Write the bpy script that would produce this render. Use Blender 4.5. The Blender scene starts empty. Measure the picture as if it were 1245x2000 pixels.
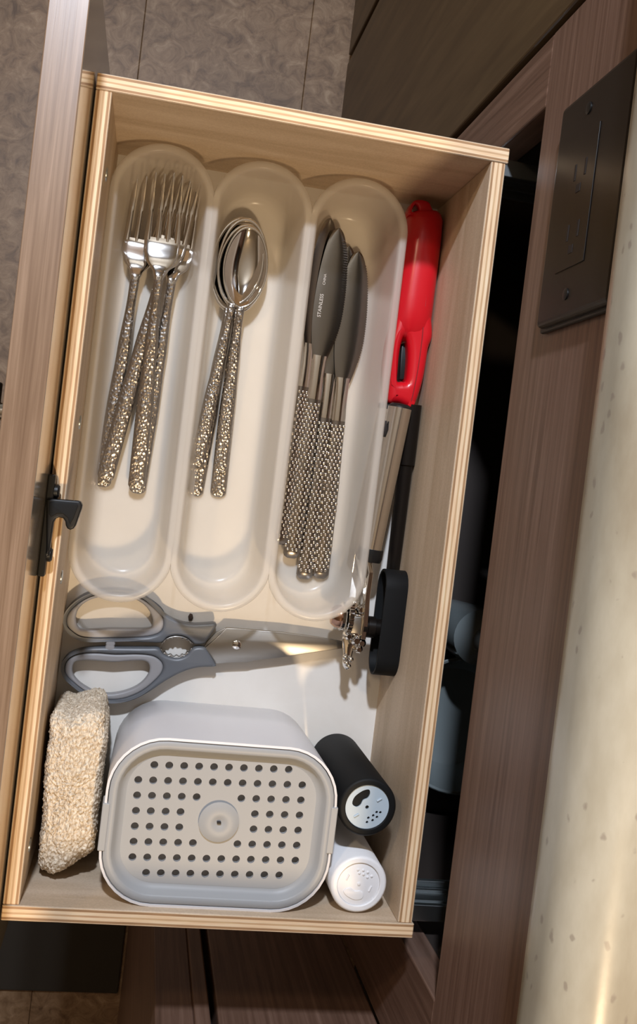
import bpy, bmesh, math, random
from mathutils import Vector, Matrix, noise
from mathutils.geometry import tessellate_polygon
PI = math.pi
random.seed(4)
SC = bpy.context.scene
COL = SC.collection

# ------------------------------------------------------------------ camera
R3 = Matrix(((0.9786, 0.1196, 0.1672), (-0.1141, 0.9926, -0.0422), (-0.1710, 0.0222, 0.9850)))
RIM = 0.80                      # height of the drawer rim above the room floor
CAMPOS = Vector((0.0512, 0.2587, 0.5725 + RIM))
FPX = 1973.6
cam = bpy.data.cameras.new('camera')
cam.sensor_fit = 'VERTICAL'; cam.sensor_height = 36.0; cam.lens = 36.0 * FPX / 2000.0
cam.shift_x = -0.5 / 2000.0
cam.clip_start = 0.01
camo = bpy.data.objects.new('camera', cam); COL.objects.link(camo)
q = R3.transposed().to_quaternion()
camo.matrix_world = Matrix.Translation(CAMPOS) @ q.to_matrix().to_4x4()
SC.camera = camo
# ------------------------------------------------------------------ light
SC.view_settings.view_transform = 'Standard'
SC.view_settings.look = 'None'
SC.view_settings.gamma = 1.0
SC.view_settings.use_curve_mapping = False
SC.view_settings.exposure = 0.17
w = bpy.data.worlds.new('room_air'); SC.world = w; w.use_nodes = True
w.node_tree.nodes['Background'].inputs[0].default_value = (1.0, 0.86, 0.70, 1)
w.node_tree.nodes['Background'].inputs[1].default_value = 0.17
def puck(name, loc, target, power, color, size):
    l = bpy.data.lights.new(name, 'AREA'); l.shape = 'DISK'; l.size = size
    l.energy = power; l.color = color
    o = bpy.data.objects.new(name, l); COL.objects.link(o)
    o.location = loc
    o.rotation_euler = (Vector(target) - Vector(loc)).to_track_quat('-Z', 'Y').to_euler()
    return o
TG = (0.12, 0.24, 0.70)
LAMP_COOL = (-0.07, 1.10, 1.88)
LAMP_WARM = (0.32, -0.45, 1.90)
LAMP_SIDE = (-0.55, 0.90, 1.88)
puck('cool_ceiling_lamp', LAMP_COOL, TG, 18.5, (0.78, 0.86, 1.0), 0.07)
puck('warm_ceiling_lamp', LAMP_WARM, TG, 9.0, (1.0, 0.74, 0.46), 0.07)
puck('warm_side_lamp', LAMP_SIDE, TG, 3.0, (1.0, 0.76, 0.5), 0.09)

# ------------------------------------------------------------------ constants of the drawer
W, L, T, H = 0.2365, 0.470, 0.0089, 0.112   # outer width (X), outer length (Y), ply thickness, inner depth
ZF = RIM - H                                 # inner floor
XF = W + 0.012                               # plane of the cabinet face frame

def ray(px, py):
    return R3.transposed() @ Vector(((px - 622.5) / FPX, -(py - 1000) / FPX, -1.0))
def P(px, py, h):                            # point of the photograph at height h above the drawer floor
    d = ray(px, py); s = (ZF + h - CAMPOS.z) / d.z
    return CAMPOS + s * d

# ------------------------------------------------------------------ materials
def newmat(name):
    m = bpy.data.materials.new(name); m.use_nodes = True
    return m, m.node_tree.nodes, m.node_tree.links, m.node_tree.nodes['Principled BSDF']
def rgb(c): return (c[0], c[1], c[2], 1)
def ramp(ns, stops):
    r = ns.new('ShaderNodeValToRGB'); e = r.color_ramp.elements
    e.remove(e[1]); e[0].position = stops[0][0]; e[0].color = rgb(stops[0][1])
    for p, c in stops[1:]:
        x = e.new(p); x.color = rgb(c)
    return r
def coords(ns, ls, scale=(1, 1, 1), rot=(0, 0, 0)):
    tc = ns.new('ShaderNodeTexCoord'); mp = ns.new('ShaderNodeMapping')
    mp.inputs['Scale'].default_value = scale; mp.inputs['Rotation'].default_value = rot
    ls.new(tc.outputs['Object'], mp.inputs['Vector']); return mp
def bump(ns, ls, b, height, strength, dist=0.001):
    n = ns.new('ShaderNodeBump'); n.inputs['Strength'].default_value = strength
    n.inputs['Distance'].default_value = dist
    ls.new(height, n.inputs['Height']); ls.new(n.outputs['Normal'], b.inputs['Normal']); return n
def plain(name, c, rough=0.5, metal=0.0, spec=0.5, coat=0.0):
    m, ns, ls, b = newmat(name)
    b.inputs['Base Color'].default_value = rgb(c); b.inputs['Roughness'].default_value = rough
    b.inputs['Metallic'].default_value = metal; b.inputs['Specular IOR Level'].default_value = spec
    b.inputs['Coat Weight'].default_value = coat
    n = ns.new('ShaderNodeTexNoise'); n.inputs['Scale'].default_value = 400
    ls.new(coords(ns, ls).outputs[0], n.inputs['Vector'])
    bump(ns, ls, b, n.outputs[0], 0.03, 0.0002)
    return m
def wood(name, stops, grain, rough=0.5, spec=0.4, bstr=0.15, detail=6, fine=True):
    m, ns, ls, b = newmat(name)
    mp = coords(ns, ls, grain)
    n = ns.new('ShaderNodeTexNoise'); n.inputs['Scale'].default_value = 1.0
    n.inputs['Detail'].default_value = detail; n.inputs['Roughness'].default_value = 0.62
    n.inputs['Distortion'].default_value = 0.4
    ls.new(mp.outputs[0], n.inputs['Vector'])
    r = ramp(ns, stops); ls.new(n.outputs[0], r.inputs[0])
    ls.new(r.outputs[0], b.inputs['Base Color'])
    b.inputs['Roughness'].default_value = rough; b.inputs['Specular IOR Level'].default_value = spec
    if bstr: bump(ns, ls, b, n.outputs[0], bstr, 0.0006)
    return m
# plywood faces: pale veneer, grain along X or along Y, blotches and a browner streak
def veneer(name, grain, cs):
    m, ns, ls, b = newmat(name)
    n = ns.new('ShaderNodeTexNoise'); n.inputs['Scale'].default_value = 1; n.inputs['Detail'].default_value = 7
    n.inputs['Distortion'].default_value = 0.8
    ls.new(coords(ns, ls, grain).outputs[0], n.inputs['Vector'])
    r = ramp(ns, [(0.25, cs[0]), (0.5, cs[1]), (0.75, cs[2])]); ls.new(n.outputs[0], r.inputs[0])
    n2 = ns.new('ShaderNodeTexNoise'); n2.inputs['Scale'].default_value = 900; n2.inputs['Detail'].default_value = 2
    ls.new(coords(ns, ls).outputs[0], n2.inputs['Vector'])
    mx = ns.new('ShaderNodeMix'); mx.data_type = 'RGBA'; mx.blend_type = 'OVERLAY'
    mx.inputs['Factor'].default_value = 0.18
    ls.new(r.outputs[0], mx.inputs['A']); ls.new(n2.outputs[0], mx.inputs['B'])
    ls.new(mx.outputs['Result'], b.inputs['Base Color'])
    b.inputs['Roughness'].default_value = 0.55; b.inputs['Specular IOR Level'].default_value = 0.3
    bump(ns, ls, b, n2.outputs[0], 0.12, 0.0002)
    return m
VN = ((0.44, 0.33, 0.22), (0.54, 0.42, 0.30), (0.62, 0.50, 0.375))
M = {}
M['veneer_x'] = veneer('birch_veneer_grain_x', (6, 60, 60), VN)
M['veneer_y'] = veneer('birch_veneer_grain_y', (60, 6, 60), VN)
# plies: bands through the thickness of the panel
def plies(name, axis, lo, th=T, n=7):
    m, ns, ls, b = newmat(name)
    tc = ns.new('ShaderNodeTexCoord'); sx = ns.new('ShaderNodeSeparateXYZ')
    wob = ns.new('ShaderNodeTexNoise'); wob.inputs['Scale'].default_value = 18
    ls.new(tc.outputs['Object'], wob.inputs['Vector'])
    ls.new(tc.outputs['Object'], sx.inputs[0])
    a = ns.new('ShaderNodeMath'); a.operation = 'SUBTRACT'; a.inputs[1].default_value = lo
    ls.new(sx.outputs['XYZ'.index(axis)], a.inputs[0])
    d = ns.new('ShaderNodeMath'); d.operation = 'DIVIDE'; d.inputs[1].default_value = th
    ls.new(a.outputs[0], d.inputs[0])
    wa = ns.new('ShaderNodeMath'); wa.operation = 'MULTIPLY_ADD'; wa.inputs[1].default_value = 0.05; wa.inputs[2].default_value = -0.025
    ls.new(wob.outputs[0], wa.inputs[0])
    ad = ns.new('ShaderNodeMath'); ad.operation = 'ADD'; ls.new(d.outputs[0], ad.inputs[0]); ls.new(wa.outputs[0], ad.inputs[1])
    light = (0.86, 0.63, 0.40); dark = (0.40, 0.23, 0.115); mid = (0.62, 0.40, 0.22)
    st = []
    seq = [light, dark, light, mid, light, dark, light]
    wd = [0.09, 0.15, 0.20, 0.12, 0.20, 0.15, 0.09]
    p = 0
    for c, ww in zip(seq, wd):
        st.append((min(p + 0.015, 1), c)); st.append((min(p + ww - 0.015, 1), c)); p += ww
    r = ramp(ns, st); ls.new(ad.outputs[0], r.inputs[0])
    n2 = ns.new('ShaderNodeTexNoise'); n2.inputs['Scale'].default_value = 1; n2.inputs['Detail'].default_value = 5
    g = (50, 900, 900) if axis == 'Y' else (900, 50, 900)
    ls.new(coords(ns, ls, g).outputs[0], n2.inputs['Vector'])
    mx = ns.new('ShaderNodeMix'); mx.data_type = 'RGBA'; mx.blend_type = 'OVERLAY'; mx.inputs['Factor'].default_value = 0.45
    ls.new(r.outputs[0], mx.inputs['A']); ls.new(n2.outputs[0], mx.inputs['B'])
    ls.new(mx.outputs['Result'], b.inputs['Base Color'])
    b.inputs['Roughness'].default_value = 0.6; b.inputs['Specular IOR Level'].default_value = 0.25
    bump(ns, ls, b, r.outputs[0], 0.25, 0.0005)
    return m
M['floor_board'] = wood('white_drawer_base', [(0.3, (0.70, 0.66, 0.60)), (0.7, (0.76, 0.73, 0.68))], (20, 20, 20), 0.45, 0.4, 0.03)
M['front_edge'] = wood('greyed_oak_laminate', [(0.28, (0.135, 0.082, 0.050)), (0.5, (0.20, 0.132, 0.086)), (0.72, (0.275, 0.19, 0.132))], (420, 9, 420), 0.33, 0.5, 0.1)
M['cab'] = wood('dark_walnut_laminate', [(0.28, (0.095, 0.050, 0.034)), (0.5, (0.155, 0.090, 0.064)), (0.74, (0.225, 0.140, 0.104))], (260, 7, 260), 0.42, 0.45, 0.08)
M['cab_v'] = wood('dark_walnut_laminate_upright', [(0.28, (0.090, 0.048, 0.031)), (0.5, (0.150, 0.085, 0.059)), (0.74, (0.22, 0.135, 0.098))], (260, 260, 7), 0.42, 0.45, 0.08)
M['door_olive'] = wood('dark_olive_brown_laminate', [(0.3, (0.060, 0.037, 0.016)), (0.5, (0.090, 0.058, 0.026)), (0.72, (0.12, 0.08, 0.038))], (60, 60, 5), 0.45, 0.4, 0.05)
m, ns, ls, b = newmat('glossy_grey_backing_board'); M['backing'] = m
b.inputs['Base Color'].default_value = (0.22, 0.195, 0.16, 1); b.inputs['Roughness'].default_value = 0.13
b.inputs['Specular IOR Level'].default_value = 0.6; b.inputs['Coat Weight'].default_value = 0.25; b.inputs['Coat Roughness'].default_value = 0.06
n = ns.new('ShaderNodeTexNoise'); ls.new(coords(ns, ls, (200, 8, 200)).outputs[0], n.inputs['Vector']); n.inputs['Scale'].default_value = 1
bump(ns, ls, b, n.outputs[0], 0.02, 0.0003)
# stone-look laminate of the worktop
def stone():
    m, ns, ls, b = newmat('speckled_cream_stone_laminate')
    n = ns.new('ShaderNodeTexNoise'); n.inputs['Scale'].default_value = 9; n.inputs['Detail'].default_value = 8; n.inputs['Roughness'].default_value = 0.6
    ls.new(coords(ns, ls, (2.2, 0.8, 2.2)).outputs[0], n.inputs['Vector'])
    r = ramp(ns, [(0.3, (0.29, 0.255, 0.19)), (0.5, (0.40, 0.375, 0.30)), (0.68, (0.51, 0.495, 0.42))]); ls.new(n.outputs[0], r.inputs[0])
    v = ns.new('ShaderNodeTexVoronoi'); v.inputs['Scale'].default_value = 140
    wv = ns.new('ShaderNodeTexNoise'); wv.inputs['Scale'].default_value = 200
    ls.new(coords(ns, ls).outputs[0], wv.inputs['Vector'])
    vm = ns.new('ShaderNodeVectorMath'); vm.operation = 'MULTIPLY_ADD'; vm.inputs[1].default_value = (0.004,) * 3
    ls.new(wv.outputs['Color'], vm.inputs[0]); ls.new(coords(ns, ls, (1.3, .8, 1.3)).outputs[0], vm.inputs[2])
    ls.new(vm.outputs[0], v.inputs['Vector'])
    sp = ns.new('ShaderNodeSeparateColor'); ls.new(v.outputs['Color'], sp.inputs[0])
    th = ns.new('ShaderNodeMath'); th.operation = 'MULTIPLY'; th.inputs[1].default_value = 0.34
    pw = ns.new('ShaderNodeMath'); pw.operation = 'POWER'; pw.inputs[1].default_value = 2.2
    ls.new(sp.outputs[0], pw.inputs[0]); ls.new(pw.outputs[0], th.inputs[0])
    lt = ns.new('ShaderNodeMath'); lt.operation = 'SUBTRACT'; ls.new(th.outputs[0], lt.inputs[0]); ls.new(v.outputs['Distance'], lt.inputs[1])
    mm = ns.new('ShaderNodeMapRange'); mm.inputs['From Min'].default_value = 0; mm.inputs['From Max'].default_value = 0.12
    ls.new(lt.outputs[0], mm.inputs['Value'])
    mx = ns.new('ShaderNodeMix'); mx.data_type = 'RGBA'
    fm = ns.new('ShaderNodeMath'); fm.operation = 'MULTIPLY'; fm.inputs[1].default_value = 0.55; ls.new(mm.outputs[0], fm.inputs[0])
    ls.new(fm.outputs[0], mx.inputs['Factor']); ls.new(r.outputs[0], mx.inputs['A'])
    mx.inputs['B'].default_value = (0.20, 0.165, 0.14, 1)
    ls.new(mx.outputs['Result'], b.inputs['Base Color'])
    b.inputs['Roughness'].default_value = 0.28
    n3 = ns.new('ShaderNodeTexNoise'); n3.inputs['Scale'].default_value = 260; ls.new(coords(ns, ls).outputs[0], n3.inputs['Vector'])
    bump(ns, ls, b, n3.outputs[0], 0.06, 0.0003)
    return m
M['stone'] = stone()
def vinyl():
    m, ns, ls, b = newmat('mottled_brown_vinyl_tile')
    n = ns.new('ShaderNodeTexNoise'); n.inputs['Scale'].default_value = 48; n.inputs['Detail'].default_value = 12; n.inputs['Roughness'].default_value = 0.68
    n.inputs['Distortion'].default_value = 0.9
    ls.new(coords(ns, ls).outputs[0], n.inputs['Vector'])
    r = ramp(ns, [(0.32, (0.105, 0.056, 0.026)), (0.46, (0.205, 0.123, 0.064)), (0.57, (0.27, 0.172, 0.096)), (0.70, (0.38, 0.265, 0.165))]); ls.new(n.outputs[0], r.inputs[0])
    n1 = ns.new('ShaderNodeTexNoise'); n1.inputs['Scale'].default_value = 5; n1.inputs['Detail'].default_value = 3
    ls.new(coords(ns, ls).outputs[0], n1.inputs['Vector'])
    mx = ns.new('ShaderNodeMix'); mx.data_type = 'RGBA'; mx.blend_type = 'OVERLAY'; mx.inputs['Factor'].default_value = 0.4
    ls.new(r.outputs[0], mx.inputs['A']); ls.new(n1.outputs[0], mx.inputs['B'])
    ls.new(mx.outputs['Result'], b.inputs['Base Color']); b.inputs['Roughness'].default_value = 0.5
    bump(ns, ls, b, n.outputs[0], 0.25, 0.001)
    return m
M['vinyl'] = vinyl()
def steel(name, rough=0.12, col=(0.72, 0.69, 0.65), hammer=0, scale=1.0, strength=0.6, brushed=None):
    m, ns, ls, b = newmat(name)
    b.inputs['Base Color'].default_value = rgb(col); b.inputs['Metallic'].default_value = 1.0
    b.inputs['Roughness'].default_value = rough
    if hammer:
        v = ns.new('ShaderNodeTexVoronoi'); v.inputs['Scale'].default_value = scale
        v.feature = 'SMOOTH_F1'; v.inputs['Smoothness'].default_value = 0.35
        ls.new(coords(ns, ls, (1, 0.8, 1)).outputs[0], v.inputs['Vector'])
        if hammer == 2:
            r = ns.new('ShaderNodeMapRange'); r.inputs['From Min'].default_value = 0.15; r.inputs['From Max'].default_value = 0.5
            r.inputs['To Min'].default_value = 1; r.inputs['To Max'].default_value = 0
            ls.new(v.outputs['Distance'], r.inputs['Value']); bump(ns, ls, b, r.outputs[0], strength, 0.0007)
        else: bump(ns, ls, b, v.outputs['Distance'], strength, 0.0016)
    elif brushed:
        n = ns.new('ShaderNodeTexNoise'); n.inputs['Scale'].default_value = 1
        ls.new(coords(ns, ls, brushed).outputs[0], n.inputs['Vector']); bump(ns, ls, b, n.outputs[0], 0.06, 0.0002)
    else:
        n = ns.new('ShaderNodeTexNoise'); n.inputs['Scale'].default_value = 60
        ls.new(coords(ns, ls).outputs[0], n.inputs['Vector']); bump(ns, ls, b, n.outputs[0], 0.02, 0.0005)
    return m
M['steel'] = steel('polished_steel', 0.07)
M['blade'] = steel('knife_blade_steel', 0.17, (0.26, 0.245, 0.225))
M['shear_blade'] = steel('shear_blade_steel', 0.36, (0.36, 0.345, 0.32), brushed=(40, 900, 900))
M['hammered'] = steel('hammered_steel', 0.24, (0.44, 0.41, 0.38), 1, 560, 0.30)
M['beaded'] = steel('beaded_steel', 0.15, (0.58, 0.53, 0.47))
M['dark_steel'] = steel('dark_recessed_steel', 0.22, (0.30, 0.275, 0.25))
M['tube'] = steel('brushed_tube_steel', 0.2, (0.74, 0.71, 0.67), brushed=(900, 900, 30))
M['chrome'] = steel('chrome', 0.05, (0.80, 0.78, 0.75))
M['copper'] = steel('brown_tinted_steel', 0.2, (0.42, 0.25, 0.18))
M['rail'] = steel('zinc_rail', 0.3, (0.55, 0.58, 0.58))
M['black'] = plain('black_plastic', (0.009, 0.009, 0.009), 0.42, spec=0.35)
M['matt_black'] = plain('soft_black_plastic', (0.006, 0.0065, 0.007), 0.6, spec=0.22)
M['gloss_black'] = plain('glossy_black_plastic', (0.008, 0.006, 0.005), 0.30, spec=0.28)
M['red'] = plain('red_plastic', (0.60, 0.005, 0.014), 0.28, spec=0.5)
M['grey_body'] = plain('dark_grey_plastic', (0.115, 0.123, 0.135), 0.4)
M['grey_grip'] = plain('light_grey_soft_grip', (0.27, 0.262, 0.265), 0.45)
M['grey_tray'] = plain('warm_grey_plastic', (0.33, 0.34, 0.35), 0.42, spec=0.3)
M['white_pl'] = plain('white_plastic', (0.76, 0.75, 0.76), 0.33)
M['white_milky'] = plain('milky_white_plastic', (0.82, 0.82, 0.83), 0.35)
M['pale_blue'] = plain('pale_blue_grey_plastic', (0.44, 0.53, 0.60), 0.4)
M['hole'] = plain('dark_inside', (0.015, 0.010, 0.008), 0.7)
M['paint_print'] = plain('etched_pale_print', (0.55, 0.52, 0.48), 0.5)
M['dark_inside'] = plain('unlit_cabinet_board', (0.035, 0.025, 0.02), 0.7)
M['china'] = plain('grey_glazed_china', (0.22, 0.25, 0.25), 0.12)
M['crumb'] = plain('dark_crumb', (0.05, 0.03, 0.02), 0.8)
M['ceiling'] = plain('off_white_ceiling', (0.55, 0.48, 0.38), 0.7)
M['wallpaint'] = plain('tan_wall_panel', (0.30, 0.23, 0.16), 0.6)
# frosted polypropylene: light scatters through it and some passes straight
def frosted():
    m, ns, ls, b = newmat('frosted_translucent_plastic')
    out = ns['Material Output']
    b.inputs['Base Color'].default_value = (0.86, 0.83, 0.79, 1); b.inputs['Roughness'].default_value = 0.22
    tr = ns.new('ShaderNodeBsdfTranslucent'); tr.inputs['Color'].default_value = (0.90, 0.87, 0.82, 1)
    tp = ns.new('ShaderNodeBsdfTransparent'); tp.inputs['Color'].default_value = (0.97, 0.96, 0.94, 1)
    a = ns.new('ShaderNodeMixShader'); a.inputs[0].default_value = 0.45
    ls.new(b.outputs[0], a.inputs[1]); ls.new(tr.outputs[0], a.inputs[2])
    c = ns.new('ShaderNodeMixShader'); c.inputs[0].default_value = 0.62
    ls.new(a.outputs[0], c.inputs[1]); ls.new(tp.outputs[0], c.inputs[2])
    ls.new(c.outputs[0], out.inputs['Surface'])
    n = ns.new('ShaderNodeTexNoise'); n.inputs['Scale'].default_value = 500
    ls.new(coords(ns, ls).outputs[0], n.inputs['Vector']); bump(ns, ls, b, n.outputs[0], 0.04, 0.0002)
    return m
M['frosted'] = frosted()
def terry():
    m, ns, ls, b = newmat('beige_looped_terry')
    n = ns.new('ShaderNodeTexNoise'); n.inputs['Scale'].default_value = 700; n.inputs['Detail'].default_value = 4
    ls.new(coords(ns, ls, (1, 0.6, 1)).outputs[0], n.inputs['Vector'])
    r = ramp(ns, [(0.3, (0.46, 0.35, 0.23)), (0.5, (0.72, 0.60, 0.45)), (0.7, (0.90, 0.81, 0.66))]); ls.new(n.outputs[0], r.inputs[0])
    ls.new(r.outputs[0], b.inputs['Base Color']); b.inputs['Roughness'].default_value = 0.95
    b.inputs['Specular IOR Level'].default_value = 0.15
    bump(ns, ls, b, n.outputs[0], 0.9, 0.0015)
    return m
M['terry'] = terry()

# ------------------------------------------------------------------ helpers
def thing(name, label, cat, loc=(0, 0, 0), group=None):
    o = bpy.data.objects.new(name, None); COL.objects.link(o); o.location = loc
    o.empty_display_size = 0.02
    o['label'] = label; o['category'] = cat
    if group: o['group'] = group
    o['_org'] = [float(v) for v in loc]
    return o
def org(o):
    while o.parent: o = o.parent
    return Vector(o['_org']) if '_org' in o else Vector((0, 0, 0))
def obj(name, bm, mats, parent=None, smooth=False, bevel=0, label=None, solid=0, segs=2, local=False, sub=0, angle=35):
    if isinstance(bm, bpy.types.Mesh): me = bm
    else:
        me = bpy.data.meshes.new(name); bm.to_mesh(me); bm.free()
    if not isinstance(mats, (list, tuple)): mats = [mats]
    if len(me.materials): me.materials.clear()
    for mt in mats: me.materials.append(M[mt] if isinstance(mt, str) else mt)
    o = bpy.data.objects.new(name, me); COL.objects.link(o)
    if parent:
        o.parent = parent
        if not local: me.transform(Matrix.Translation(-org(parent)))
    if smooth:
        me.shade_smooth() if hasattr(me, 'shade_smooth') else None
        for p in me.polygons: p.use_smooth = True
        try: me.set_sharp_from_angle(angle=math.radians(angle))
        except Exception: pass
    if solid:
        s = o.modifiers.new('thick', 'SOLIDIFY'); s.thickness = solid; s.offset = 0
    if bevel:
        bv = o.modifiers.new('edge', 'BEVEL'); bv.width = bevel; bv.segments = segs; bv.limit_method = 'ANGLE'
        bv.angle_limit = math.radians(40)
    if sub:
        s = o.modifiers.new('sub', 'SUBSURF'); s.levels = sub; s.render_levels = sub
    if label: o['label'] = label
    return o
def tag(o, label, cat, group=None):
    o['label'] = label; o['category'] = cat
    if group: o['group'] = group
    return o
def add_box(bm, a, b, mi=0):
    x0, y0, z0 = a; x1, y1, z1 = b
    v = [bm.verts.new(c) for c in ((x0, y0, z0), (x1, y0, z0), (x1, y1, z0), (x0, y1, z0), (x0, y0, z1), (x1, y0, z1), (x1, y1, z1), (x0, y1, z1))]
    fs = []
    for f in ((0, 3, 2, 1), (4, 5, 6, 7), (0, 1, 5, 4), (1, 2, 6, 5), (2, 3, 7, 6), (3, 0, 4, 7)):
        fc = bm.faces.new([v[i] for i in f]); fc.material_index = mi; fs.append(fc)
    return fs
def box(a, b):
    bm = bmesh.new(); add_box(bm, a, b); return bm
def loft(bm, rings, cap=True, close=True, mi=0):
    vs = [[bm.verts.new(p) for p in r] for r in rings]
    n = len(rings[0])
    for a, b in zip(vs, vs[1:]):
        for i in range(n if close else n - 1):
            j = (i + 1) % n
            bm.faces.new((a[i], a[j], b[j], b[i])).material_index = mi
    if cap:
        bm.faces.new(list(reversed(vs[0]))).material_index = mi
        bm.faces.new(vs[-1]).material_index = mi
    return vs
def fixn(bm):
    bmesh.ops.recalc_face_normals(bm, faces=bm.faces); return bm
def ell(c, u, v, a, b, n=16, e=2.0):
    out = []
    for i in range(n):
        t = 2 * PI * i / n; ct, st = math.cos(t), math.sin(t)
        x = math.copysign(abs(ct) ** (2 / e), ct) * a; y = math.copysign(abs(st) ** (2 / e), st) * b
        out.append(Vector(c) + u * x + v * y)
    return out
def tube(bm, pts, rad, n=12, mi=0):
    pts = [Vector(p) for p in pts]
    if not hasattr(rad, '__len__'): rad = [rad] * len(pts)
    rings = []
    up = Vector((0, 0, 1))
    for i, p in enumerate(pts):
        d = (pts[min(i + 1, len(pts) - 1)] - pts[max(i - 1, 0)]).normalized()
        if abs(d.dot(up)) > 0.95: up = Vector((0, 1, 0))
        u = d.cross(up).normalized(); v = u.cross(d)
        rings.append(ell(p, u, v, rad[i], rad[i], n))
    loft(bm, rings, mi=mi)
def lathe(bm, base, axis, prof, n=32, mi=0):          # prof: (distance along axis, radius)
    base = Vector(base); ax = Vector(axis).normalized()
    t = Vector((1, 0, 0)) if abs(ax.x) < 0.9 else Vector((0, 1, 0))
    u = ax.cross(t).normalized(); v = ax.cross(u)
    rings = [[base + ax * d + u * (r * math.cos(2 * PI * i / n)) + v * (r * math.sin(2 * PI * i / n)) for i in range(n)] for d, r in prof]
    loft(bm, rings, mi=mi)
def smooth_poly(pts, k=6, closed=True):
    out = []; n = len(pts)
    for i in range(n if closed else n - 1):
        p0, p1, p2, p3 = (pts[(i - 1) % n], pts[i], pts[(i + 1) % n], pts[(i + 2) % n]) if closed else (pts[max(i - 1, 0)], pts[i], pts[i + 1], pts[min(i + 2, n - 1)])
        for j in range(k):
            t = j / k
            out.append(tuple(0.5 * ((2 * b) + (-a + c) * t + (2 * a - 5 * b + 4 * c - d) * t * t + (-a + 3 * b - 3 * c + d) * t ** 3) for a, b, c, d in zip(p0, p1, p2, p3)))
    if not closed: out.append(tuple(pts[-1]))
    return out
def shape(polys, z0, z1, bev=0.0, bres=2):            # flat outline with holes, given thickness, rounded edge: a mesh
    cu = bpy.data.curves.new('s', 'CURVE'); cu.dimensions = '2D'; cu.fill_mode = 'BOTH'
    th = (z1 - z0) / 2
    cu.extrude = max(th - bev, 0.0); cu.bevel_depth = bev; cu.bevel_resolution = bres; cu.offset = -bev
    for pl in polys:
        sp = cu.splines.new('POLY'); sp.points.add(len(pl) - 1)
        for k, p in enumerate(pl): sp.points[k].co = (p[0], p[1], 0, 1)
        sp.use_cyclic_u = True
    ob = bpy.data.objects.new('s', cu)
    me = bpy.data.meshes.new_from_object(ob)
    bpy.data.objects.remove(ob); bpy.data.curves.remove(cu)
    me.transform(Matrix.Translation((0, 0, (z0 + z1) / 2)))
    bm = bmesh.new(); bm.from_mesh(me); bpy.data.meshes.remove(me)
    bmesh.ops.remove_doubles(bm, verts=bm.verts, dist=1e-6)
    return bm
def holed_plate(outer, holes, z0, z1):
    from mathutils.geometry import delaunay_2d_cdt
    loops = [outer] + holes; vs, es = [], []
    for lp_ in loops:
        b0 = len(vs); vs += [Vector(p_[:2]) for p_ in lp_]; es += [(b0 + i, b0 + (i + 1) % len(lp_)) for i in range(len(lp_))]
    ov, oe, of, _, _, _ = delaunay_2d_cdt(vs, es, [], 1, 1e-7)
    cs = [(sum((Vector(p_[:2]) for p_ in h_), Vector((0, 0))) / len(h_), h_) for h_ in holes]
    def inside(p_, pl_):
        c_ = False
        for (x1, y1), (x2, y2) in zip(pl_, pl_[1:] + pl_[:1]):
            if (y1 > p_.y) != (y2 > p_.y) and p_.x < (x2 - x1) * (p_.y - y1) / (y2 - y1) + x1: c_ = not c_
        return c_
    bm = bmesh.new()
    tv = [bm.verts.new((v.x, v.y, z1)) for v in ov]; bv = [bm.verts.new((v.x, v.y, z0)) for v in ov]
    for f in of:
        m_ = sum((ov[i] for i in f), Vector((0, 0))) / len(f)
        if any((m_ - c_).length < .02 and inside(m_, h_) for c_, h_ in cs): continue
        bm.faces.new([tv[i] for i in f]); bm.faces.new([bv[i] for i in reversed(f)])
    edge = [e for e in bm.edges if len(e.link_faces) == 1 and e.verts[0].co.z > (z0 + z1) / 2]
    n_ = len(tv); ix = {v: i for i, v in enumerate(tv)}
    for e in edge:
        a_, b_ = ix[e.verts[0]], ix[e.verts[1]]; bm.faces.new((tv[a_], tv[b_], bv[b_], bv[a_]))
    for v in [v for v in bm.verts if not v.link_faces]: bm.verts.remove(v)
    return fixn(bm)
def text_mesh(body, size, depth=0.0001):
    cu = bpy.data.curves.new('t', 'FONT'); cu.body = body; cu.size = size; cu.extrude = depth; cu.align_x = 'LEFT'
    ob = bpy.data.objects.new('t', cu); me = bpy.data.meshes.new_from_object(ob)
    bpy.data.objects.remove(ob); bpy.data.curves.remove(cu); return me
def px2(pts, h):                                     # outline read at a true height -> world xy
    return [tuple(P(x, y, h))[:2] for x, y in pts]
def crop(pts, ox, oy, s): return [(ox + x / s, oy + y / s) for x, y in pts]
def ccw(pl):
    a = sum(p[0] * q[1] - q[0] * p[1] for p, q in zip(pl, pl[1:] + pl[:1]))
    return pl if a > 0 else pl[::-1]

# ------------------------------------------------------------------ setting: floor, ceiling, walls
fl = obj('floor', box((-1.6, -1.6, -0.03), (1.6, 1.9, -0.004)), 'dark_inside'); fl['kind'] = 'structure'
seams = [-0.02 + 0.2195 * k for k in range(-4, 3)]
for k in range(len(seams) - 1):
    x0, x1 = seams[k], seams[k + 1]
    off = [0.10, 0.30, 0.5225, 0.28, 0.05, 0.40][k % 6]
    ys = [off + 0.915 * j for j in range(-3, 3)]
    for y0, y1 in zip(ys, ys[1:]):
        y0c, y1c = max(y0, -1.6), min(y1, 1.9)
        if y1c - y0c < 0.05: continue
        t = obj('floor_tile', box((x0 + .0002, y0c + .0002, -0.004), (x1 - .0002, y1c - .0002, 0.0)), 'vinyl', fl, bevel=0.0007, segs=1)
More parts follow.
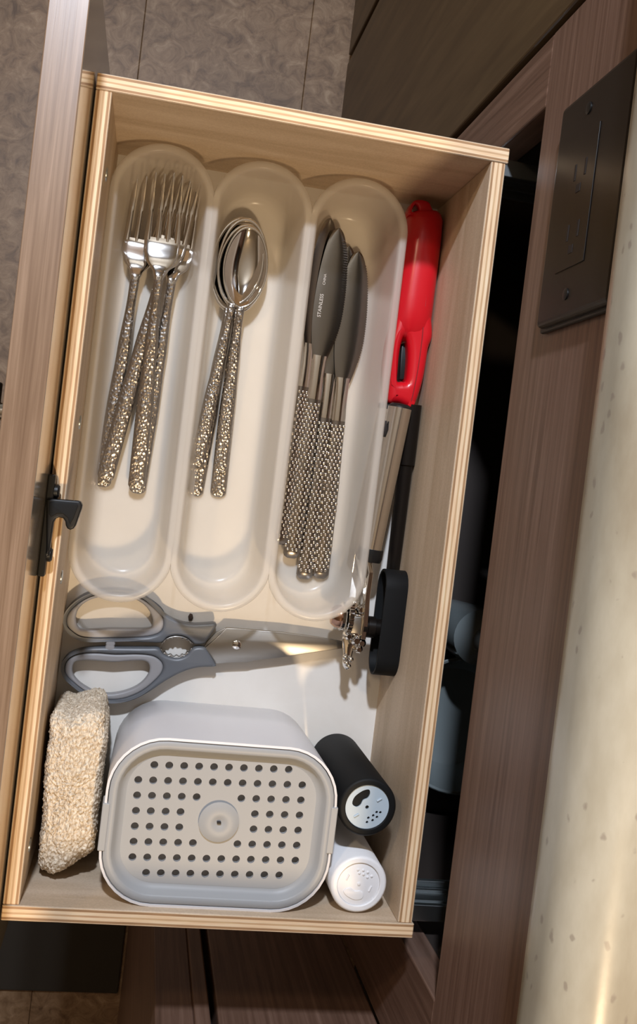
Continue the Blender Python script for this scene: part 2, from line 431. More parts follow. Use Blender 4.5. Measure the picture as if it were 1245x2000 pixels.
        # each tile has its own piece of the print
ce = obj('ceiling', box((-1.0, -1.6, 2.0), (1.2, 1.9, 2.03)), 'ceiling'); ce['kind'] = 'structure'
wl = obj('wall_left', box((-1.03, -1.6, 0), (-1.0, 1.9, 2.0)), 'wallpaint'); wl['kind'] = 'structure'
wf = obj('wall_light_block', box((-1.0, -1.05, 0), (0.86, -1.02, 2.0)), 'wallpaint'); wf['kind'] = 'structure'  # unseen wall added to cut ambient light coming from the near side
wr = obj('wall_right', box((0.86, -1.6, 0), (0.89, 1.9, 2.0)), 'wallpaint'); wr['kind'] = 'structure'

# ------------------------------------------------------------------ base cabinet with the drawer opening
Y0, Y1 = -0.026, 0.489            # opening
ZT, ZB = RIM + 0.021, RIM - 0.21
cab = thing('base_cabinet', 'dark brown wood grain base cabinet whose drawer is pulled open under the stone worktop', 'cabinet', (XF, 0.2, 0))
obj('top_rail', box((XF, -0.097, ZT), (XF + .019, 0.5305, RIM + 0.187)), 'cab', cab, bevel=.0008)
def stile(y0, y1, z0=0.09, z1=ZT): return obj('stile', box((XF, y0, z0), (XF + .019, y1, z1)), 'cab_v', cab, bevel=.0012)
stile(-0.097, Y0); stile(Y1, 0.5305); stile(0.8185, 0.828, 0.047, RIM + .15).location.x += .012; 
obj('bottom_rail', box((XF, Y0, 0.50), (XF + .019, Y1, ZB)), 'cab', cab, bevel=.0008)
obj('top_rail', box((XF + .003, 0.5305, RIM + .16), (XF + .019, 1.2, RIM + .187)), 'cab', cab)
obj('door', box((XF, Y0, 0.09), (XF + .019, Y1, 0.50)), 'cab_v', cab)
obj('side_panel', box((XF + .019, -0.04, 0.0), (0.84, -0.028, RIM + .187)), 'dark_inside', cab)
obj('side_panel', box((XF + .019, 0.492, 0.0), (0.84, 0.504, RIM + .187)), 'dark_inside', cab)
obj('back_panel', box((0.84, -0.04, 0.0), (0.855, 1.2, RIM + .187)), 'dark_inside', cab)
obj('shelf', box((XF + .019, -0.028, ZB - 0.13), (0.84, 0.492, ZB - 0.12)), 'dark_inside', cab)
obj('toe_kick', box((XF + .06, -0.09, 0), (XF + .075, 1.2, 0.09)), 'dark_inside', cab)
obj('door', box((XF - .0005, 0.5365, 0.047), (XF + .0175, 0.818, RIM + .15)), 'door_olive', cab, bevel=.0015, label='dark olive brown door beside the open drawer')
obj('door', box((XF - .0005, 0.829, 0.047), (XF + .0175, 1.19, RIM + .15)), 'door_olive', cab, bevel=.0015)
# the two telescopic slides stick out of the opening and carry the drawer
for yy, s in ((-0.0125, 1), (L + 0.0015, -1)):
    bm = bmesh.new()
    ya, yb = yy, yy + 0.011
    z0, z1 = RIM - 0.098, RIM - 0.053
    add_box(bm, (0.03, ya + .004, z0 + .006), (0.70, ya + .007, z1 - .006))
    for zz in (z0, z1 - .004): add_box(bm, (0.03, ya, zz), (0.70, yb, zz + .004))
    for zz in (z0 + .012, z1 - .016): add_box(bm, (0.03, ya + .002, zz), (0.70, yb - .002, zz + .003))
    obj('drawer_slide', bm, 'rail', cab, bevel=.0006, label='zinc telescopic drawer slide')

tag(obj('floor_shade_sheet', box((-0.36, -0.452, 0.0), (0.093, -0.08, 0.007)), plain('painted_floor_shade', (.030, .024, .017), .95), bevel=.002), 'near-black sheet added on the floor to deepen the shadow below the near end of the drawer', 'mat')  # no real mat: dark sheet painting the drawer's shade onto the floor
# perpendicular cabinet run beyond the near end of the drawer
YW = -0.097
side = thing('corner_cabinet', 'dark brown cabinet at right angles below the near end of the drawer, in its shadow', 'cabinet', (0.2, YW - .02, 0))
def sp(nm, a, b, m='cab_v', **k): return obj(nm, box(a, b), m, side, **k)
sp('end_panel', (0.097, -0.65, 0.0), (0.115, YW - .019, RIM + 0.186), bevel=.001)
sp('stile', (0.097, YW - .019, 0.0), (0.1225, YW, RIM + 0.186), bevel=.001)
sp('stile', (0.1225, YW - .019, 0.0), (0.133, YW + .003, RIM + 0.186), bevel=.001)
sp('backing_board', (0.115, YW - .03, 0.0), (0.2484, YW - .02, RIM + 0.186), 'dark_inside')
sp('door', (0.1385, YW - .019, 0.05), (0.2475, YW + .0005, RIM + 0.10), bevel=.0015)
sp('drawer_front', (0.1385, YW - .019, RIM + 0.104), (0.2475, YW + .0005, RIM + 0.184), bevel=.0015)

# worktop with a rolled edge, running along both cabinets
def prof_counter():
    z = RIM
    p = [(0.30, z + .188), (0.232, z + .188), (0.2265, z + .1865), (0.2238, z + .190), (0.2232, z + .196), (0.2234, z + .206),
         (0.2250, z + .2125), (0.2285, z + .2185), (0.2335, z + .2230), (0.2395, z + .2255), (0.2465, z + .2262), (0.256, z + .2250), (0.270, z + .2235),
         (0.30, z + .223), (0.50, z + .223), (0.855, z + .223), (0.855, z + .19)]
    return p
bm = bmesh.new()
pr = prof_counter()
loft(bm, [[Vector((x, y, z)) for x, z in pr] for y in (-0.66, -0.3, 0.0, 0.3, 0.6, 0.9, 1.2)])
wt = obj('worktop', fixn(bm), 'stone', smooth=True, angle=50)
wt.location = (0, 0, 0)
tag(wt, 'cream speckled stone-look worktop with a rolled edge above the drawer', 'worktop')
bm = box((0.08, -0.66, RIM + .188), (0.2225, YW + .025, RIM + .223))
wt2 = obj('side_worktop', bm, 'stone', bevel=.006)
tag(wt2, 'cream speckled stone-look worktop on the corner cabinet, out past the near end of the drawer', 'worktop')

# wall outlet lying sideways on the top rail
out = thing('outlet', 'black wall socket with glossy cover plate on the dark rail under the worktop', 'socket', (XF, 0.411, RIM + .1))
def facebox(y0, y1, z0, z1, x0, x1): return box((XF - x1, y0, RIM + z0), (XF - x0, y1, RIM + z1))
obj('cover_plate', facebox(0.356, 0.471, 0.065, 0.150, 0.0, 0.0065), 'gloss_black', out, bevel=.0028, segs=4)
obj('back_gasket', facebox(0.354, 0.473, 0.063, 0.152, 0.0, 0.003), 'black', out, bevel=.001)
rc = obj('receptacle', facebox(0.381, 0.447, 0.084, 0.118, 0.0065, 0.0070), 'gloss_black', out, bevel=.0002)
for yc in (0.399, 0.429):
    for dz in (-.006, .006):
        obj('slot', facebox(yc - .004, yc + .004, 0.101 + dz - .001, 0.101 + dz + .001, 0.0070, 0.0072), 'hole', rc)
    obj('slot', facebox(yc - .011, yc - .007, 0.0985, 0.1035, 0.0070, 0.0072), 'hole', rc)
for yc in (0.368, 0.459):
    bm = bmesh.new(); lathe(bm, (XF - .0062, yc, RIM + .101), (-1, 0, 0), [(0, .003), (.0008, .003), (.0011, .002)], 16)
    obj('screw', bm, 'black', out, smooth=True)
# things in the dark compartment behind the gap
zs = ZB - 0.12
def bowl(x, y, z, r, hh, label):
    bm = bmesh.new()
    lathe(bm, (x, y, z), (0, 0, 1), [(0, r * .45), (.004, r * .5), (hh * .3, r * .75), (hh * .7, r * .95), (hh, r), (hh + .001, r - .001), (hh, r - .003), (hh * .7, r * .95 - .004), (hh * .3, r * .72), (.008, r * .4)], 48)
    o = obj('bowl', fixn(bm), 'china', smooth=True); tag(o, label, 'bowl'); return o
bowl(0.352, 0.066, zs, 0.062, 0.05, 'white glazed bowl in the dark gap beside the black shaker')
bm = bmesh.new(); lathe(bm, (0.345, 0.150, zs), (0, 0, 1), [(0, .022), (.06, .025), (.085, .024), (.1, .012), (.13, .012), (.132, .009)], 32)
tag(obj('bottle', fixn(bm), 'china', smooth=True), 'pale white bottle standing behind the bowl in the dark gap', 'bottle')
bm = bmesh.new(); lathe(bm, (0.372, 0.20, zs), (0, 0, 1), [(0, .006), (.05, .008), (.06, .012), (.061, .011), (.055, .007), (.01, .004)], 32)
tag(obj('steel_cup', fixn(bm), 'rail', smooth=True), 'small dull steel cup just showing at the edge of the dark gap', 'cup')

# ------------------------------------------------------------------ the drawer
dr = thing('drawer', 'pale plywood drawer pulled fully open, with a brown wood grain front on the left', 'drawer', (W / 2, L / 2, ZF))
def panel(nm, a, b, edge_axis, face, lo, **k):
    bm = bmesh.new(); fs = add_box(bm, a, b)
    ai = 'XYZ'.index(edge_axis); bm.normal_update()
    for f in fs:
        if abs(f.normal[ai]) < 0.5: f.material_index = 1
    d = W / 2 if edge_axis == 'X' else L / 2
    return obj(nm, bm, [face, plies(nm + '_plies', edge_axis, lo - d)], dr, bevel=.0005, segs=1, **k)
panel('end_panel', (0, L - T, ZF - .012), (W + .0012, L, RIM), 'Y', 'veneer_x', L - T, label='far end panel of the drawer box')
panel('end_panel', (0, 0, ZF - .012), (W + .0012, T, RIM), 'Y', 'veneer_x', 0.0, label='near end panel of the drawer box')
panel('box_front', (0, T, ZF - .012), (T, L - T, RIM - .0006), 'X', 'veneer_y', 0.0)
panel('box_back', (W - T, T, ZF - .012), (W, L - T, RIM - .0006), 'X', 'veneer_y', W - T)
obj('bottom', box((T, T, ZF - .005), (W - T, L - T, ZF)), 'floor_board', dr, label='white drawer bottom')
# drawer front: laminate slab, glossy back
bm = bmesh.new(); fs = add_box(bm, (-0.0198, -0.03, RIM - .14), (-0.0008, 0.506, RIM + .071)); bm.normal_update()
for f in fs:
    if f.normal.x > .5: f.material_index = 1
fr = obj('drawer_front', bm, ['front_edge', 'backing'], dr, bevel=.0006, segs=2, label='brown wood grain drawer front with a glossy grey back')
bm = bmesh.new()
hy0, hy1 = 0.13, 0.297
tube(bm, [(-0.040, hy0, RIM - .02), (-0.040, hy1, RIM - .02)], .0062, 20)
obj('handle_bar', bm, 'gloss_black', fr, smooth=True, bevel=.001)
for yy in (0.281, 0.146):
    bm = bmesh.new(); tube(bm, [(-0.019, yy, RIM - .02), (-0.0345, yy, RIM - .02)], .0052, 20)
    obj('handle_post', bm, 'chrome', fr, smooth=True)
# catch on the back of the front
hp = crop([(560, 470), (640, 462), (950, 488), (975, 500), (995, 540), (990, 580), (915, 790), (890, 825), (850, 841), (815, 825), (795, 785), (790, 740),
           (765, 700), (715, 688), (670, 705), (645, 750), (632, 850), (610, 990), (600, 1090), (575, 1160), (560, 1170)], 0, 900, 6.225)
hp = ccw(px2(hp, H + .013))
ct = obj('catch_arm', shape([hp], RIM + .005, RIM + .013, .0009), 'black', dr, smooth=True, label='black plastic hooked catch')
q1 = px2(crop([(700, 500), (930, 520), (945, 550), (890, 700), (850, 770), (835, 740), (820, 690), (760, 640), (690, 640), (620, 680), (590, 640), (600, 510)], 0, 900, 6.225), H + .0135)
obj('raised_panel', shape([ccw(q1)], RIM + .013, RIM + .0135, .0002), 'matt_black', ct, smooth=True)
y0 = P(97, 926, H + .014).y; y1 = P(73, 1127, H + .014).y
obj('catch_plate', box((-0.0008, y1, RIM + .001), (0.0032, y0, RIM + .0110)), 'black', dr, bevel=.0008)
for yy in (y0 - .009, y1 + .012):
    bm = bmesh.new(); lathe(bm, (0.0031, yy, RIM + .0065), (1, 0, 0), [(0, .0040), (.0018, .0040), (.0028, .003)], 20)
    obj('catch_screw', bm, 'black', dr, smooth=True)
# screw heads in the box front
for (x, y) in ((207, 340), (155, 825), (119, 1127), (57, 1650)):
    d = ray(x, y); s = (T - CAMPOS.x) / d.x; c = CAMPOS + s * d
    bm = bmesh.new(); lathe(bm, (T - .0002, c.y, c.z), (1, 0, 0), [(0, .0042), (.0008, .004), (.0011, .0024)], 20)
    obj('screw', bm, 'rail', dr, smooth=True, label='small steel screw head')

# ------------------------------------------------------------------ cutlery tray: three rounded troughs in one frosted sheet
TX = [0.0412, 0.1034, 0.1656]; HWD = 0.0318; TY0, TY1 = 0.1745, 0.4580; TH = 0.047
def stadium(cx, inset, z, n=28, m=14):
    r = HWD - inset
    pts = []
    yb, yt = TY0 + HWD, TY1 - HWD
    for i in range(n + 1): a = PI * i / n; pts.append((cx + r * math.cos(a), yt + r * math.sin(a)))
    for i in range(1, m): pts.append((cx - r, yt + (yb - yt) * i / m))
    for i in range(n + 1): a = PI + PI * i / n; pts.append((cx + r * math.cos(a), yb + r * math.sin(a)))
    for i in range(1, m): pts.append((cx + r, yb + (yt - yb) * i / m))
    return [Vector((x, y, z)) for x, y in pts]
tr = thing('cutlery_tray', 'frosted translucent plastic cutlery tray with three long rounded compartments', 'tray', (0.1034, 0.316, ZF))
bm = bmesh.new()
ins = [(0.0000, TH - .004), (0.0000, TH), (0.0006, TH + .0008), (0.0036, TH + .0006), (0.0042, TH + .0001), (0.0047, TH - .002), (0.0056, TH - .008), (0.0074, .022), (0.0084, .0115), (0.0102, .0055), (0.0130, .0022), (0.0165, .0012), (0.024, .0012), (0.0310, .0012)]
for k, cx in enumerate(TX):
    rings = []
    for i, (d, z) in enumerate(ins):
        rg = stadium(cx, d, ZF + z)
        for v in rg:
            if k < 2 and v.x > TX[k] + .0311: v.x = TX[k] + .0311; 
            if k > 0 and v.x < TX[k] - .0311: v.x = TX[k] - .0311
            if i == 0 and ((k < 2 and v.x > TX[k] + .0300) or (k > 0 and v.x < TX[k] - .0300)): v.z = ZF + TH
        rings.append(rg)
    loft(bm, rings, cap=False)
    bm.faces.new([bm.verts[-1]] if False else [v for v in list(bm.verts)[-len(rings[-1]):]])
bmesh.ops.remove_doubles(bm, verts=bm.verts, dist=0.00005)
ty = obj('tray_body', fixn(bm), 'frosted', tr, smooth=True, angle=60)
s = ty.modifiers.new('thick', 'SOLIDIFY'); s.thickness = 0.0010; s.offset = 0

# ------------------------------------------------------------------ cutlery
def place(root, a, b, length, roll=0.0):            # local +Y runs from a (handle end) to b
    a, b = Vector(a), Vector(b); yv = (b - a); s = yv.length / length; yv.normalize()
    xv = yv.cross(Vector((0, 0, 1))).normalized(); zv = xv.cross(yv)
    m = Matrix((xv, yv, zv)).transposed().to_4x4() @ Matrix.Rotation(roll, 4, 'Y') @ Matrix.Scale(s, 4)
    root.matrix_basis = Matrix.Translation(a) @ m
def copy_tree(o, parent=None):
    c = o.copy(); COL.objects.link(c); c.parent = parent
    for ch in o.children: copy_tree(ch, c)
    return c
X_, Y_, Z_ = Vector((1, 0, 0)), Vector((0, 1, 0)), Vector((0, 0, 1))
def sect(y, z, a, b, n=16, e=2.4): return ell((0, y, z), X_, Z_, a, b, n, e)
def interp(tab, t):
    for (a, va), (b, vb) in zip(tab, tab[1:]):
        if t <= b: 
            k = 0 if b == a else (t - a) / (b - a); k = max(0, min(1, k)); k = k * k * (3 - 2 * k)
            return va + (vb - va) * k
    return tab[-1][1]
def handle_bm(y1, tabw, tabt, zt, n=60):
    bm = bmesh.new(); rings = []
    for i in range(n + 1):
        y = y1 * i / n
        rings.append(sect(y, interp(zt, y), interp(tabw, y), interp(tabt, y)))
    # rounded blunt end
    r0 = interp(tabw, 0)
    e = [sect(-r0 * .55, interp(zt, 0), r0 * .45, .0007), sect(-r0 * .33, interp(zt, 0), r0 * .82, .0011)]
    loft(bm, e + rings); return fixn(bm)
# fork, 205 mm
FK = thing('fork', 'x', 'fork', (0, 0, 0), 'dinner forks in the left compartment')
zt = [(0, 0), (.06, .0015), (.11, .004), (.138, .0065), (.148, .0045), (.165, .0015), (.185, .003), (.205, .008)]
obj('handle', handle_bm(.139, [(0, .0056), (.05, .0055), (.09, .0044), (.125, .0030), (.139, .0031)], [(0, .0013), (.06, .0019), (.12, .0021), (.139, .0017)], zt), 'hammered', FK, smooth=True, local=True, angle=80)
bm = bmesh.new()
rings = []
for i in range(15):
    y = .137 + i * .002
    wv = interp([(.137, .0028), (.142, .0042), (.150, .0098), (.156, .0116), (.165, .0118)], y)
    rings.append(sect(y, interp(zt, y), wv, interp([(.137, .0017), (.150, .0010), (.165, .0009)], y), 20, 3.0))
loft(bm, rings)
for k in range(4):
    x0 = (-1.5 + k) * .0064; rings = []
    for i in range(13):
        y = .163 + i * .0035
        rings.append(ell((x0 * (1 - .10 * i / 12), y, interp(zt, y)), X_, Z_, .0021 - .0014 * i / 12, .0010 - .0004 * i / 12, 8, 2.5))
    loft(bm, rings)
obj('head', fixn(bm), 'steel', FK, smooth=True, local=True, angle=50, label='polished four-tined head')
forks = [((200, 942), (296, 347), .0045, .0040, 'leftmost dinner fork, its tines furthest left and its head under the middle fork'),
         ((268, 955), (367, 352), .0045, .0040, 'rightmost dinner fork, its head low and under the middle fork on its right side'),
         ((206, 930), (366, 346), .0095, .0110, 'dinner fork crossing over to the lower left, its head hidden just under the middle fork'),
         ((266, 948), (331, 341), .0100, .0165, 'middle dinner fork on top of the pile, its whole head showing')]
for k, (a, b_, ha, hb, lab) in enumerate(forks):
    o = FK if k == 0 else copy_tree(FK)
    o['label'] = lab; place(o, P(a[0], a[1], ha), P(b_[0], b_[1], hb + .006), .207)
# spoon, 190 mm
SPN = thing('spoon', 'x', 'spoon', (0, 0, 0), 'spoons in the middle compartment')
zs_ = [(0, 0), (.06, .0015), (.10, .004), (.125, .0060), (.135, .0045), (.19, .003)]
obj('handle', handle_bm(.127, [(0, .0056), (.05, .0055), (.085, .0043), (.115, .0029), (.127, .0032)], [(0, .0013), (.06, .0019), (.11, .0020), (.127, .0015)], zs_), 'hammered', SPN, smooth=True, local=True, angle=80)
bm = bmesh.new()
def bowl_pt(r, a):
    # egg outline, pointed towards the handle
    x = math.sin(a); y = math.cos(a)
    wx = .0172 * (1 - .16 * max(0, -y) ** 2) * (1 - .05 * y)
    yy = .1585 + y * (.0315 if y > 0 else .0335)
    c = Vector((x * wx, yy, 0.0046)); o_ = Vector((0, .160, 0))
    p = Vector((c.x * r, o_.y + (c.y - o_.y) * r, .0046 - .0068 * (1 - r ** 2.4)))
    if y < -.5: p.z += (r ** 3) * .0012 * ((-y - .5) / .5)
    return p
NR, NA = 12, 48
grid = [[bm.verts.new(bowl_pt((i + .0) / NR, 2 * PI * j / NA)) for j in range(NA)] for i in range(1, NR + 1)]
c0 = bm.verts.new(bowl_pt(0, 0))
for j in range(NA):
    bm.faces.new((c0, grid[0][j], grid[0][(j + 1) % NA]))
    for i in range(NR - 1): bm.faces.new((grid[i][j], grid[i + 1][j], grid[i + 1][(j + 1) % NA], grid[i][(j + 1) % NA]))
fixn(bm)
bw = obj('bowl', bm, 'steel', SPN, smooth=True, local=True, angle=180, label='polished oval bowl')
s = bw.modifiers.new('thick', 'SOLIDIFY'); s.thickness = .0011; s.offset = 0
spoons = [((381, 960), (478, 421), .0030, .0030, 'longer spoon at the bottom left of the pile, its handle end furthest left and low'),
          ((426, 962), (483, 422), .0030, .0045, 'longer spoon whose handle end shows lowest on the right of the pile'),
          ((384, 904), (488, 435), .0070, .0070, 'shorter spoon lying over the left handle, its end stopping short of the one below'),
          ((430, 914), (489, 438), .0070, .0088, 'shorter spoon on top of the pile, its whole shiny bowl showing')]
for k, (a, b_, ha, hb, lab) in enumerate(spoons):
    o = SPN if k == 0 else copy_tree(SPN)
    o['label'] = lab; place(o, P(a[0], a[1], ha), P(b_[0], b_[1], hb + .006), .192)
# table knife, 224 mm
KN = thing('table_knife', 'x', 'knife', (0, 0, 0), 'table knives in the right compartment')
zk = [(0, 0), (.224, 0)]
obj('handle', handle_bm(.108, [(0, .0059), (.05, .0059), (.108, .0050)], [(0, .0022), (.05, .0026), (.108, .0021)], zk), 'dark_steel', KN, smooth=True, local=True, angle=80)
bm = bmesh.new()
rings = [sect(y, 0, a, b) for y, a, b in ((.107, .0050, .0023), (.110, .0050, .0023), (.122, .0044, .0018), (.132, .0046, .0015), (.137, .0050, .0011))]
loft(bm, rings); obj('bolster', fixn(bm), 'steel', KN, smooth=True, local=True)
left = [(-.0049, .134), (-.0070, .145), (-.0086, .158), (-.0092, .175), (-.0084, .195), (-.0064, .211), (-.0042, .2190), (-.0020, .2230), (.0002, .2243)]
right = [(.0049, .134), (.0080, .145), (.0108, .160), (.0114, .175), (.0108, .190), (.0090, .206), (.0066, .2155), (.0040, .2215), (.0012, .2244)]
def xat(tab, y):
    for (xa, ya), (xb, yb) in zip(tab, tab[1:]):
        if y <= yb: return xa + (xb - xa) * max(0, (y - ya) / (yb - ya))
    return tab[-1][0]
ls_, rs_ = smooth_poly(left, 8, False), smooth_poly(right, 8, False)
bm = bmesh.new(); top, bot_ = [], []
ny, nx = 164, 10
for i in range(ny + 1):
    y = .134 + .0902 * (1 - (1 - i / ny) ** 1.0)
    xa, xb = xat(ls_, y), xat(rs_, y)
    if .148 < y < .216: xb += (.00045, .0002, -.0002)[i % 3]
    ta, tb = [], []
    for k in range(nx + 1):
        u = k / nx; x = xa + (xb - xa) * u
        z = .0006 * (1 - (2 * u - 1) ** 2) ** .8 + .00012
        if u > .8: z = min(z, .00012 + (1 - u) * .0028)
        ta.append(bm.verts.new((x, y, z))); tb.append(bm.verts.new((x, y, -z * .7)))
    top.append(ta); bot_.append(tb)
for g, fl_ in ((top, 1), (bot_, -1)):
    for a_, b_ in zip(g, g[1:]):
        for k in range(nx): bm.faces.new([a_[k], a_[k + 1], b_[k + 1], b_[k]][::fl_])
for i in range(ny):
    bm.faces.new((top[i][0], top[i + 1][0], bot_[i + 1][0], bot_[i][0])); bm.faces.new((top[i][nx], bot_[i][nx], bot_[i + 1][nx], top[i + 1][nx]))
obj('blade', fixn(bm), 'blade', KN, smooth=True, local=True, angle=28, label='serrated steel blade')
# raised beads over the handle
bm = bmesh.new(); rnd = random.Random(3); row = 0; y = .003
while y < .104:
    hw = interp([(0, .0059), (.05, .0059), (.108, .0050)], y); tt = interp([(0, .0022), (.05, .0026), (.108, .0021)], y)
    n = 4 if row % 2 else 3
    for k in range(n):
        u = (k - (n - 1) / 2) / 1.95 + rnd.uniform(-.05, .05)
        rr_ = rnd.uniform(.00105, .00135)
        zz = tt * (1 - abs(u) ** 2.4) ** (1 / 2.4)
        bmesh.ops.create_icosphere(bm, subdivisions=2, radius=rr_, matrix=Matrix.Translation((u * hw, y + rnd.uniform(-.0002, .0002), zz - rr_ * .5)) @ Matrix.Diagonal((1, 1.25, .8, 1)))
    y += .00245; row += 1
obj('bead_pattern', bm, 'beaded', KN, smooth=True, local=True, angle=180)
kb = [o for o in KN.children if o.name.startswith('blade')][0]
knives = [((551, 1055), (644, 424), .0105, .0110, 'leftmost table knife, mostly covered, its handle end highest of the four', 0.35),
          ((569, 1081), (661, 443), .0090, .0135, 'second table knife from the left, on top, its broad blade showing in full', 0.0),
          ((595, 1122), (680, 478), .0045, .0040, 'third table knife from the left, its blade slipped under the broad one', 0.0),
          ((626, 1121), (699, 489), .0045, .0075, 'rightmost table knife, its blade lying beside the others with serrations outward', 0.0)]
for k, (a, b_, ha, hb, lab, ro) in enumerate(knives):
    o = KN if k == 0 else copy_tree(KN)
    o['label'] = lab; place(o, P(a[0], a[1], ha), P(b_[0], b_[1], hb), .225, ro)
    if k == 1:
        for ch in o.children:
            if ch.name.startswith('blade'):
                for body, y, sz in (('STAINLESS', .1625, .0034), ('CHINA', .1845, .0024)):
                    me = text_mesh(body, sz); me.transform(Matrix.Translation((-.0036, y, .00074)) @ Matrix.Rotation(PI / 2, 4, 'Z'))
                    obj('lettering', me, 'paint_print', ch, local=True)

# ------------------------------------------------------------------ kitchen shears
SS = 2.964
def sh(pts, h): return px2(smooth_poly(crop(pts, 50, 1130, SS), 5), h)
shr = thing('kitchen_shears', 'grey-handled kitchen shears with steel blades lying across the drawer', 'scissors', tuple(P(345, 1262, 0)))
hz = .013
U_out = [(213, 250), (222, 205), (255, 150), (310, 105), (375, 74), (450, 58), (540, 56), (620, 70), (690, 100), (750, 150), (810, 208), (880, 245), (960, 262), (1040, 260), (1090, 257), (1105, 265), (1100, 287), (1060, 345), (1035, 377), (985, 382), (968, 372), (930, 342), (875, 330), (820, 342), (785, 372), (700, 372), (560, 368), (400, 366), (310, 356), (250, 318), (220, 285)]
U_mid = [(235, 235), (255, 190), (310, 140), (380, 105), (460, 88), (560, 86), (650, 108), (720, 148), (775, 195), (798, 250), (785, 305), (730, 332), (620, 343), (480, 347), (350, 348), (285, 325), (245, 285)]
U_in = [(288, 225), (310, 170), (365, 128), (440, 108), (540, 106), (620, 116), (690, 158), (728, 215), (735, 262), (712, 288), (600, 290), (480, 290), (340, 297), (298, 280)]
L_out = [(202, 530), (212, 480), (250, 435), (330, 407), (440, 398), (560, 400), (700, 401), (768, 404), (800, 440), (870, 462), (930, 445), (972, 402), (1030, 398), (1055, 425), (1100, 497), (1090, 513), (1000, 518), (910, 543), (810, 595), (710, 662), (620, 707), (540, 724), (440, 720), (350, 690), (270, 635), (220, 580)]
L_mid = [(223, 525), (240, 475), (300, 440), (400, 432), (520, 440), (650, 438), (740, 450), (790, 490), (790, 540), (740, 600), (660, 660), (560, 698), (460, 702), (370, 672), (290, 615), (240, 570)]
L_in = [(268, 525), (285, 485), (350, 476), (430, 480), (510, 486), (600, 479), (680, 478), (714, 500), (712, 550), (670, 605), (600, 645), (500, 668), (410, 660), (330, 620), (280, 572)]
for nm, o_, m_, i_ in (('upper', U_out, U_mid, U_in), ('lower', L_out, L_mid, L_in)):
    hb = obj('handle', shape([ccw(sh(o_, hz)), ccw(sh(m_, hz))[::-1]], ZF + .0035, ZF + hz, .0022, 3), 'grey_body', shr, smooth=True, label='dark grey finger loop, ' + nm)
    obj('soft_grip', shape([ccw(sh(m_, hz - .001)), ccw(sh(i_, hz - .001))[::-1]], ZF + .0045, ZF + hz - .0012, .0016, 3), 'grey_grip', hb, smooth=True, label='light grey soft lining of the loop')
# stops between the handles
for cx, cy in ((490, 376), (487, 402)):
    c = P(*crop([(cx, cy)], 50, 1130, SS)[0], hz)
    bm = bmesh.new(); lathe(bm, (c.x, c.y, ZF + .005), (0, 0, 1), [(0, .0031), (.0070, .0031), (.0077, .0026), (.0079, .0012)], 20)
    obj('bumper', fixn(bm), 'grey_grip', shr, smooth=True)
# toothed nutcracker arcs
def toothed(pts, sgn, nm):
    c = smooth_poly(pts, 8, False); inner = []
    for i, (x, y) in enumerate(c): inner.append((x, y + sgn * (13 if i % 4 < 2 else 5)))
    pl = crop(c + inner[::-1], 50, 1130, SS)
    obj(nm, shape([ccw(px2(pl, .011))], ZF + .005, ZF + .011, .0003, 1), 'shear_blade', shr, smooth=True, angle=30)
toothed([(785, 374), (820, 345), (875, 333), (930, 345), (968, 375)], 1, 'toothed_edge')
toothed([(775, 404), (805, 440), (870, 460), (930, 444), (970, 402)], -1, 'toothed_edge')
B = 2.767
def bl(pts, h): return px2(crop(pts, 400, 1080, B), h)
bladeB = [(-20, 540), (10, 480), (60, 430), (118, 403), (240, 412), (420, 428), (600, 452), (748, 478), (752, 500), (700, 508), (560, 522), (300, 545), (100, 560), (0, 560)]
bladeA = [(0, 512), (60, 460), (116, 405), (180, 408), (250, 415), (420, 428), (600, 452), (690, 466), (752, 490), (752, 515), (600, 537), (400, 566), (262, 582), (230, 590), (130, 594), (50, 600), (20, 560)]
obj('blade', shape([ccw(bl(bladeB, .008))], ZF + .0055, ZF + .0078, .0004, 1), 'shear_blade', shr, smooth=True, angle=30, label='lower steel blade')
obj('blade', shape([ccw(bl(bladeA, .010))], ZF + .0078, ZF + .0103, .0007, 1), 'shear_blade', shr, smooth=True, angle=30, label='upper steel blade')
c = P(*crop([(172, 497)], 400, 1080, B)[0], .011)
bm = bmesh.new(); lathe(bm, (c.x, c.y, ZF + .0103), (0, 0, 1), [(0, .0031), (.0008, .0031), (.0013, .0022)], 24)
rv = obj('pivot_screw', bm, 'chrome', shr, smooth=True)
obj('screw_slot', box((c.x - .0024, c.y - .0003, ZF + .0114), (c.x + .0024, c.y + .0003, ZF + .01165)), 'hole', rv)
# crumb
c = P(372, 1205, .001)
bm = bmesh.new(); bmesh.ops.create_icosphere(bm, subdivisions=2, radius=.0021, matrix=Matrix.Translation((c.x, c.y, ZF + .0012)) @ Matrix.Diagonal((.8, 1.2, .55, 1)))
for v in bm.verts: v.co += Vector(noise.noise_vector(v.co * 700)) * .0006
tag(obj('crumb', bm, 'crumb', smooth=True), 'tiny dark crumb on the white drawer bottom above the shears', 'crumb')

# ------------------------------------------------------------------ red long-reach lighter
lg = thing('gas_lighter', 'red plastic long-reach lighter with black barrel leaning along the right wall', 'lighter', tuple(P(800, 650, 0)))
G = 2.49
hT = .030
def gp(pts, h=hT): return px2(crop(pts, 550, 350, G), h)
out1 = smooth_poly([(575, 640), (620, 610), (680, 605), (725, 630), (738, 690), (740, 765), (722, 815), (712, 880), (698, 960), (676, 1040), (650, 1110), (636, 1118), (580, 1090), (526, 1078), (521, 1000), (519, 900), (525, 805), (548, 715)], 4)
hole1 = smooth_poly([(604, 762), (618, 800), (622, 860), (618, 930), (610, 980), (590, 981), (570, 980), (572, 930), (578, 860), (588, 800)], 4)
bd = obj('body', shape([ccw(gp(out1)), ccw(gp(hole1))[::-1]], ZF + .008, ZF + hT, .0052, 5), 'red', lg, smooth=True, angle=60, label='red plastic body with trigger window')
